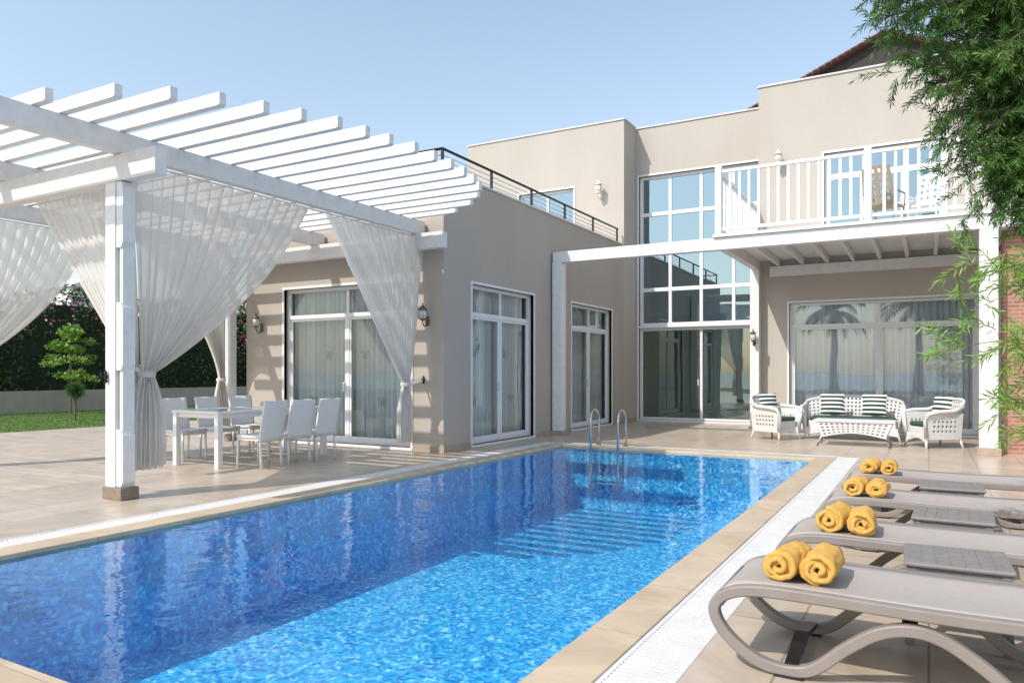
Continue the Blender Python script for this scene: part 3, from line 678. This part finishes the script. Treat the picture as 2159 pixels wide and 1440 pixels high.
for k in range(3): a = k*2.1; MB().tube([(.1*math.cos(a),.1*math.sin(a),.6),(.24*math.cos(a),.24*math.sin(a),0)],.015,6).build('leg','whitemetal',t)

# ------------------------------------------------------------------ loungers
def catmull(P, n=6):
    out = []
    for i in range(len(P)-1):
        p0 = P[max(i-1,0)]; p1 = P[i]; p2 = P[i+1]; p3 = P[min(i+2,len(P)-1)]
        for k in range(n):
            t = k/n; out.append(tuple(.5*((2*b)+(-a+c)*t+(2*a-5*b+4*c-d)*t*t+(-a+3*b-3*c+d)*t**3) for a,b,c,d in zip(p0,p1,p2,p3)))
    out.append(P[-1]); return out
def make_lounger(label):
    t = thing('sun_lounger', label, 'sun lounger'); wd = .31
    prof = [(1.95,.37),(1.5,.36),(.9,.355),(.4,.365),(.17,.36),(.05,.325),(.0,.26),(.03,.175),(.12,.09),(.22,.04),(.34,.028),(.44,.06),(.56,.165),(.68,.25),(.8,.285),(.92,.265),(1.06,.18),(1.2,.07),(1.32,.028),(1.46,.034),(1.6,.12),(1.75,.25),(1.9,.33)]
    for s in (-1,1):
        pts = catmull([(x,s*wd,z) for x,z in prof],6)
        sec = [(-.026,-.02),(-.018,-.026),(.018,-.026),(.026,-.02),(.026,.02),(.018,.026),(-.018,.026),(-.026,.02)]
        MB().sweep(pts,sec,up=(0,1,0)).build('side_frame','taupe',t,smooth=False,bevel=.003)
        for x in (.33,1.37): MB().box(x-.06,s*wd-.03,0,x+.06,s*wd+.03,.012).build('foot_pad','dark_metal',t)
    c = catmull([(.0,.24),(.035,.32),(.12,.36),(.3,.368),(.6,.362),(1.2,.358),(1.95,.375)],6)
    def sf(u,v):
        i = min(int(u*(len(c)-1)),len(c)-2); f = u*(len(c)-1)-i; x = c[i][0]*(1-f)+c[i+1][0]*f; z = c[i][1]*(1-f)+c[i+1][1]*f
        return (x,(v-.5)*2*(wd-.02),z+.018-.02*math.sin(PI*v)*min(1,x*4))
    MB().grid(60,10,sf).build('sling','sling',t,smooth=True,solid=.012)
    m = MB()
    m.tube([(.015,-wd,.29),(.015,wd,.29)],.03,8); m.build('end_bar','taupe',t,smooth=True)
    for x,z in ((.34,.05),(1.36,.05),(.8,.27)):
        m = MB(); m.sweep([(x,-wd,z),(x,0,z+.05),(x,wd,z)],[(-.03,-.012),(.03,-.012),(.03,.012),(-.03,.012)],up=(1,0,0)); m.build('cross_brace','dark_metal',t)
    return t
Lg = 'sun loungers in a row along the pool'
lpos = ((-.87,3.78),(-.79,5.03),(-.72,6.52),(-.70,8.0))
lo = make_lounger('taupe sun lounger nearest the camera with two big towel rolls'); lo.location = (*lpos[0],0); lo['group'] = Lg
for i,lb in ((1,'second taupe sun lounger from the camera'),(2,'third taupe sun lounger from the camera'),(3,'taupe sun lounger farthest from the camera, nearest the villa')): dup(lo,(*lpos[i],0),0,lb,Lg)

def side_table(label):
    t = thing('side_table', label, 'side table'); a = .235
    MB().box(-a,-a,.385,a,a,.41).build('tabletop','tabletop',t,bevel=.01)
    m = MB()
    for i in range(-3,4):
        for j in range(-3,4):
            m.box(i*.062-.0285,j*.062-.0285,.4095,i*.062+.0285,j*.062+.0285,.4125)
    m.build('top_pattern','tabletop',t)
    m = MB(); m.box(-a+.02,-a+.02,.34,a-.02,-a+.035,.384); m.box(-a+.02,a-.035,.34,a-.02,a-.02,.384); m.box(-a+.02,-a+.035,.34,-a+.035,a-.035,.384); m.box(a-.035,-a+.035,.34,a-.02,a-.035,.384); m.build('apron','tabletop',t)
    for sx in (-1,1):
        for sy in (-1,1): MB().sweep([(sx*.2,sy*.2,.385),(sx*.19,sy*.19,.2),(sx*.21,sy*.21,0)],[(-.022,-.022),(.022,-.022),(.022,.022),(-.022,.022)],up=(1,0,0)).build('leg','tabletop',t)
    return t
st = side_table('square taupe side table between the first and second loungers'); st.location = (.12,4.41,0); st.rotation_euler=(0,0,.03); st['group'] = 'side tables between the loungers'
dup(st,(.14,5.72,0),-.04,'square taupe side table between the second and third loungers','side tables between the loungers')
dup(st,(.16,7.2,0),.02,'square taupe side table between the third and fourth loungers','side tables between the loungers')

def towel(label, loc, rz, seed, k=1):
    rs = random.Random(seed); m = MB(); turns = 3.0; n = 120; L = .31*k; r0, r1 = .014, .076*k; nv = 14
    def fn(u, v):
        a = turns*2*PI*u+seed; r = r0+(r1-r0)*u
        nn = noise.noise((math.cos(a)*2+seed, v*5, math.sin(a)*2))*.011*u
        sag = 1-.12*(math.sin(a) < 0)*abs(math.sin(a))
        return (math.cos(a)*(r+nn)*1.1, (v-.5)*L+.02*noise.noise((u*6,seed*3.1,0))+.008*math.sin(a*.5+seed), math.sin(a)*(r+nn)*sag)
    m.grid(n, nv, fn)
    o = m.build('towel_roll','towel',smooth=True,solid=.0245*k+.001); o.location = loc; o.rotation_euler = (0,rs.uniform(-1,1)*.3,rz)
    tag(o, label, 'towel', 'rolled yellow towels on the loungers')
names = ['nearest','second','third','farthest']
for i,(x,y) in enumerate(lpos):
    k = .92 if i < 2 else .84; e = .01 if i < 2 else -.05
    towel('rolled yellow towel, the one nearer the pool on the %s lounger'%names[i],(x+.27+e,y-.04,.372+.085*k),R(-9),i+1,k)
    towel('rolled yellow towel, the one away from the pool on the %s lounger'%names[i],(x+.27+e+.174*k,y-.03-.03*(i%2),.372+.085*k),R(-3+4*(i%2)),i+11,k)

# ------------------------------------------------------------------ vegetation
def leafquad(m, p, d, L, W, rs):
    d = d.normalized(); s = d.cross(Vector((rs.uniform(-1,1),rs.uniform(-1,1),rs.uniform(-.3,1))))
    if s.length < .01: return
    s.normalize(); q = p+d*L
    mid = p+d*L*.45+Vector((0,0,-.05*L)); q = q+Vector((0,0,-.12*L))
    m.add([p, mid+s*W/2, q, mid-s*W/2],[(0,1,2,3)])
def twig(m, w, p, d, L, nl, ll, lw, rs, droop=.6, rad=.003):
    pts = [p]; cur = p.copy(); dd = d.normalized(); n = 6
    for k in range(n):
        dd = (dd+Vector((0,0,-droop/n))+Vector((rs.uniform(-.1,.1),)*3)*.5).normalized(); cur = cur+dd*L/n; pts.append(cur.copy())
    w.tube(pts,rad,4,scale=[1-.12*k for k in range(n+1)])
    for k in range(nl):
        f = (k+.5)/nl*n; i = min(int(f),n-1); q = pts[i].lerp(pts[i+1],f-i); ax = (pts[i+1]-pts[i]).normalized()
        a = k*2.4+rs.random(); s = ax.orthogonal().normalized(); s = Matrix.Rotation(a,3,ax)@s
        leafquad(m,q,ax*.85+s*.75,ll*rs.uniform(.7,1.15),lw,rs)
    leafquad(m,pts[-1],dd,ll,lw,rs)
def branchy(name, label, cat, root, trunk_pts, tr, tips, mat, ntw, nl, ll, lw, tl, spread, droop, seed, start=.35, tb=.004, br_r=.02):
    rs = random.Random(seed); t = thing(name, label, cat, root)
    wd = MB(); wd.tube(trunk_pts, tr, 10, scale=[1-.5*k/(len(trunk_pts)-1) for k in range(len(trunk_pts))]); wd.build('trunk','brown',t,smooth=True,world=True)
    br = MB(); lf = MB()
    for (tip, org) in tips:
        a = Vector(trunk_pts[org]); b = Vector(tip); mid = (a+b)/2+Vector((rs.uniform(-.1,.1),rs.uniform(-.1,.1),.25*(b-a).length))
        pts = [a*(1-q)**2+mid*2*q*(1-q)+b*q*q for q in [k/10 for k in range(11)]]
        br.tube(pts,br_r,6,scale=[1.2-.1*k for k in range(11)])
        for k in range(ntw):
            q = start+(1-start)*rs.random(); i = min(int(q*10),9); p = pts[i].lerp(pts[i+1],q*10-i)
            dr = Vector((rs.gauss(0,1),rs.gauss(0,1),rs.gauss(-.1,.8))).normalized()+(b-a).normalized()*.5
            pp_ = p+Vector((rs.gauss(0,spread),rs.gauss(0,spread),rs.gauss(0,spread)))
            br.tube([p,pp_],tb,4)
            twig(lf,br,pp_,dr,tl*rs.uniform(.6,1.2),nl,ll,lw,rs,droop)
    br.build('branches','brown',t,world=True); lf.build('crown',mat,t,world=True)
    return t
tk = [(1.9,7.0,0),(1.8,6.95,1.2),(1.7,6.9,2.4),(1.55,6.85,3.4),(1.5,6.8,4.4)]
tips = [((-.36,5.35,3.9),3),((-.28,5.5,3.7),3),((-.1,5.6,3.4),2),((.05,5.75,3.1),2),((.0,5.8,4.15),3),((.2,5.8,2.85),2),((.33,5.95,2.55),2),((.48,6.0,2.35),2),((.2,6.2,3.6),3),
        ((.5,6.1,3.2),2),((.6,6.3,4.2),4),((.35,5.6,3.8),3),((.7,6.1,2.7),2),((.45,5.7,3.4),3),((.15,5.6,4.3),4),((.55,5.9,3.7),3),((.6,5.7,4.1),4),((.7,5.8,3.0),2),((.85,6.2,3.5),3),
        ((.4,5.9,3.0),2),((.55,5.9,2.6),2),((.3,5.8,3.3),2),((.5,5.7,3.9),3),((.75,6.0,2.45),2),((.6,6.0,2.9),2),((.25,5.9,3.95),3),((.1,5.7,3.6),3),((.35,5.9,2.75),2),((.15,5.8,3.3),2)]
branchy('bottlebrush_tree','dark green narrow leaved tree leaning in at the upper right','tree',(1.9,7.0,0),tk,.09,tips,'leaf_dark',110,34,.055,.0098,.21,.09,.8,5,start=.5,tb=.0015)
tk = [(1.75,5.9,0),(1.6,5.85,.6),(1.45,5.8,1.2),(1.35,5.75,1.8)]
tips = [((.08,5.2,1.95),3),((.0,5.15,1.45),2),((.2,5.2,1.7),3),((.3,5.3,1.05),2),((.42,5.35,1.45),2),((.4,5.3,1.95),3),((.6,5.4,1.2),2),((.42,5.3,.9),2),((.62,5.4,1.7),3),((.7,5.4,.95),2)]
branchy('willow_leaved_shrub','light green willow leaved shrub at the right edge by the loungers','shrub',(1.75,5.9,0),tk,.03,tips,'leaf_light',10,26,.078,.0105,.28,.03,.35,9,start=.55,tb=.0015,br_r=.006)

def leafcloud(m, c, r, n, ls, rs, shell=.55):
    for k in range(n):
        d = Vector((rs.gauss(0,1),rs.gauss(0,1),rs.gauss(0,1))).normalized(); q = shell+(1-shell)*rs.random()
        p = Vector((c[0]+d.x*r[0]*q,c[1]+d.y*r[1]*q,c[2]+d.z*r[2]*q))
        if p.z < .02: continue
        a = Vector((rs.gauss(0,1),rs.gauss(0,1),rs.gauss(0,1))).normalized(); b = a.orthogonal().normalized(); s = ls*rs.uniform(.6,1.3)
        m.add([p-a*s/2,p+b*s*.3,p+a*s/2,p-b*s*.3],[(0,1,2,3)])
rs = random.Random(3)
t = thing('hedge','tall dark green hedge with a few pink flowers behind the low garden wall','hedge',(-28,18,0))
core = MB(); lf = MB(); fl = MB(); y = 8
while y < 36:
    h = 3.7+.9*noise.noise((y*.35,0,0))+.035*(y-8)
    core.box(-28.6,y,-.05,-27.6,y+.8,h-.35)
    for k in range(5): leafcloud(lf,(-28.0,y+rs.uniform(0,.8),h*(.15+.2*k)),(.95,.8,.7),270,.15,rs)
    leafcloud(fl,(-27.3,y,h-.6),(.7,.6,.7),26,.13,rs,.8)
    y += .8
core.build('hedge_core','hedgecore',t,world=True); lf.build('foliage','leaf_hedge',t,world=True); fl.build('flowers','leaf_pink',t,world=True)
t = thing('flowering_bush','bougainvillea with pink flowers beside the wing wall','shrub',(-26,25,0))
m = MB(); leafcloud(m,(-26.9,25.5,2.9),(1.2,4.5,2.3),5500,.16,rs,.3); m.build('foliage','leaf_hedge',t,world=True)
m = MB(); leafcloud(m,(-26.2,24.5,3.1),(.9,3.4,1.6),260,.12,rs,.6); m.build('flowers','leaf_pink',t,world=True)
m = MB(); m.tube([(-26.9,25.5,0),(-26.8,25.4,1.2)],.06); m.build('trunk','brown',t,world=True)
tag(MB().box(-26.7,2,-.05,-26.4,40,.72).build('garden_wall','cream'),'low cream garden wall along the far edge of the lawn','wall')
t = thing('lime_tree','young bright green tree in front of the dark hedge','tree',(-25.0,14.3,0))
m = MB(); m.tube([(-25,14.3,0),(-25.05,14.35,1),(-25,14.3,2)],.04,8); m.build('trunk','brown',t,world=True)
m = MB()
for k in range(34):
    a = rs.random()*6.28; zz = rs.random(); r_ = rs.random()**.6*(1.15-.75*zz); leafcloud(m,(-25+r_*math.cos(a),14.3+r_*math.sin(a),1.15+zz*1.75),(.3,.3,.14),60,.12,rs,.1)
m.build('crown','leaf_lime',t,world=True)
t = thing('pine_sapling','small round pine sapling on the lawn near the patio edge','tree',(-21.1,12.2,0))
m = MB(); m.tube([(-21.1,12.2,-.03),(-21.1,12.2,.7)],.035,8); m.build('trunk','brown',t,world=True)
m = MB()
for k in range(1500):
    d = Vector((rs.gauss(0,1),rs.gauss(0,1),rs.gauss(0,1)+.2)).normalized(); c0 = Vector((-21.1,12.2,.85))+d*rs.random()*.12; leafquad(m,c0,d,.24*rs.uniform(.6,1.1),.012,rs)
m.build('crown','leaf_pine',t,world=True)
m = MB()
for k in range(26000):
    x = rs.uniform(-26.4,-18.02); y_ = rs.uniform(6,30); h = rs.uniform(.02,.05); a = rs.random()*3.14; w_ = .012
    m.add([(x-w_*math.cos(a),y_-w_*math.sin(a),-.03),(x+w_*math.cos(a),y_+w_*math.sin(a),-.03),(x+rs.uniform(-.02,.02),y_+rs.uniform(-.02,.02),h-.03)],[(0,1,2)])
o = m.build('grass_blades','leaf_grass'); o['kind'] = 'stuff'; o['label'] = 'short green grass blades covering the lawn'; o['category'] = 'grass'
t = thing('distant_house','white neighbouring house just showing above the hedge','house',(-52,30,0))
m = MB(); m.box(-53.5,29.2,0,-51,31.5,7.2); m.build('wall','housewhite',t,world=True)
m = MB(); m.add([(-53.7,29,7.2),(-50.8,29,7.2),(-50.8,31.7,7.2),(-53.7,31.7,7.2),(-53.7,30.3,7.9),(-50.8,30.3,7.9)],[(0,1,5,4),(2,3,4,5),(1,2,5),(3,0,4)]); m.build('roof','housewhite',t,world=True)
def palm(label, x, y, h, seed):
    rs = random.Random(seed); t = thing('palm_tree', label, 'palm tree', (x,y,0))
    m = MB(); m.tube([(0,0,0),(.05,.03,h*.5),(0,0,h)],.24,10,scale=[1.2,.9,.8]); m.build('trunk','brown',t,smooth=True)
    m = MB()
    for k in range(34):
        a = k*2.4; el = rs.uniform(-.3,1.1); L = rs.uniform(2.0,2.7); p = Vector((0,0,h)); d = Vector((math.cos(a)*math.cos(el),math.sin(a)*math.cos(el),math.sin(el)))
        for q in range(14):
            p2 = p+d*L/14; sd = d.cross(Vector((0,0,1))).normalized()
            for s in (-1,1):
                tipp = p2+sd*s*.42*math.sin(PI*(q+1)/16)+d*.15+Vector((0,0,-.18)); m.add([p,p2,tipp],[(0,1,2)])
            m.bar(p,p2,.03,.02)
            p = p2; d = (d+Vector((0,0,-.12))).normalized()
    m.build('crown','leaf_hedge',t)
palm('palm tree mirrored in the left pane of the sofa glass doors',-5.1,-13,5.2,1)
palm('palm tree mirrored in the right pane of the sofa glass doors',-.5,-12,5.2,2)

# ------------------------------------------------------------------ light and camera
sc = bpy.context.scene
wd = bpy.data.worlds.new('World'); sc.world = wd; wd.use_nodes = True; nt = wd.node_tree; nt.nodes.clear()
ow = nt.nodes.new('ShaderNodeOutputWorld'); bg = nt.nodes.new('ShaderNodeBackground'); sk = nt.nodes.new('ShaderNodeTexSky')
AZ = 24
sk.sky_type = 'NISHITA'; sk.sun_disc = False; sk.sun_elevation = R(46); sk.sun_rotation = R(180+AZ); sk.air_density = 1.5; sk.dust_density = 1.2; sk.ozone_density = 2.2; sk.altitude = 0
bg.inputs[1].default_value = .15
hs_ = nt.nodes.new('ShaderNodeHueSaturation'); hs_.inputs['Saturation'].default_value = .78
hz = nt.nodes.new('ShaderNodeMix'); hz.data_type = 'RGBA'; hz.blend_type = 'MULTIPLY'; hz.inputs[0].default_value = 1; hz.inputs[7].default_value = (1.36,1.38,1.42,1)
nt.links.new(sk.outputs[0], hs_.inputs['Color']); nt.links.new(hs_.outputs[0], hz.inputs[6]); nt.links.new(hz.outputs[2], bg.inputs[0]); nt.links.new(bg.outputs[0], ow.inputs[0])
l = bpy.data.lights.new('sun','SUN'); l.energy = 4.0; l.angle = R(.53); l.color = (1,.935,.85)
lo_ = bpy.data.objects.new('sun', l); C.objects.link(lo_)
el = R(46); v = Vector((math.sin(R(AZ))*math.cos(el), math.cos(R(AZ))*math.cos(el), -math.sin(el))); lo_.rotation_euler = v.to_track_quat('-Z','Y').to_euler()
cam = bpy.data.cameras.new('camera'); co = bpy.data.objects.new('camera', cam); C.objects.link(co)
cam.sensor_width = 36; cam.lens = 1560/2159*36; cam.shift_y = 65/2159; cam.clip_end = 3000; cam.clip_start = .05
co.location = (0,0,1.35); co.rotation_euler = (R(90),0,R(29.4)); sc.camera = co
sc.view_settings.view_transform = 'Standard'; sc.view_settings.look = 'None'; sc.view_settings.exposure = 0
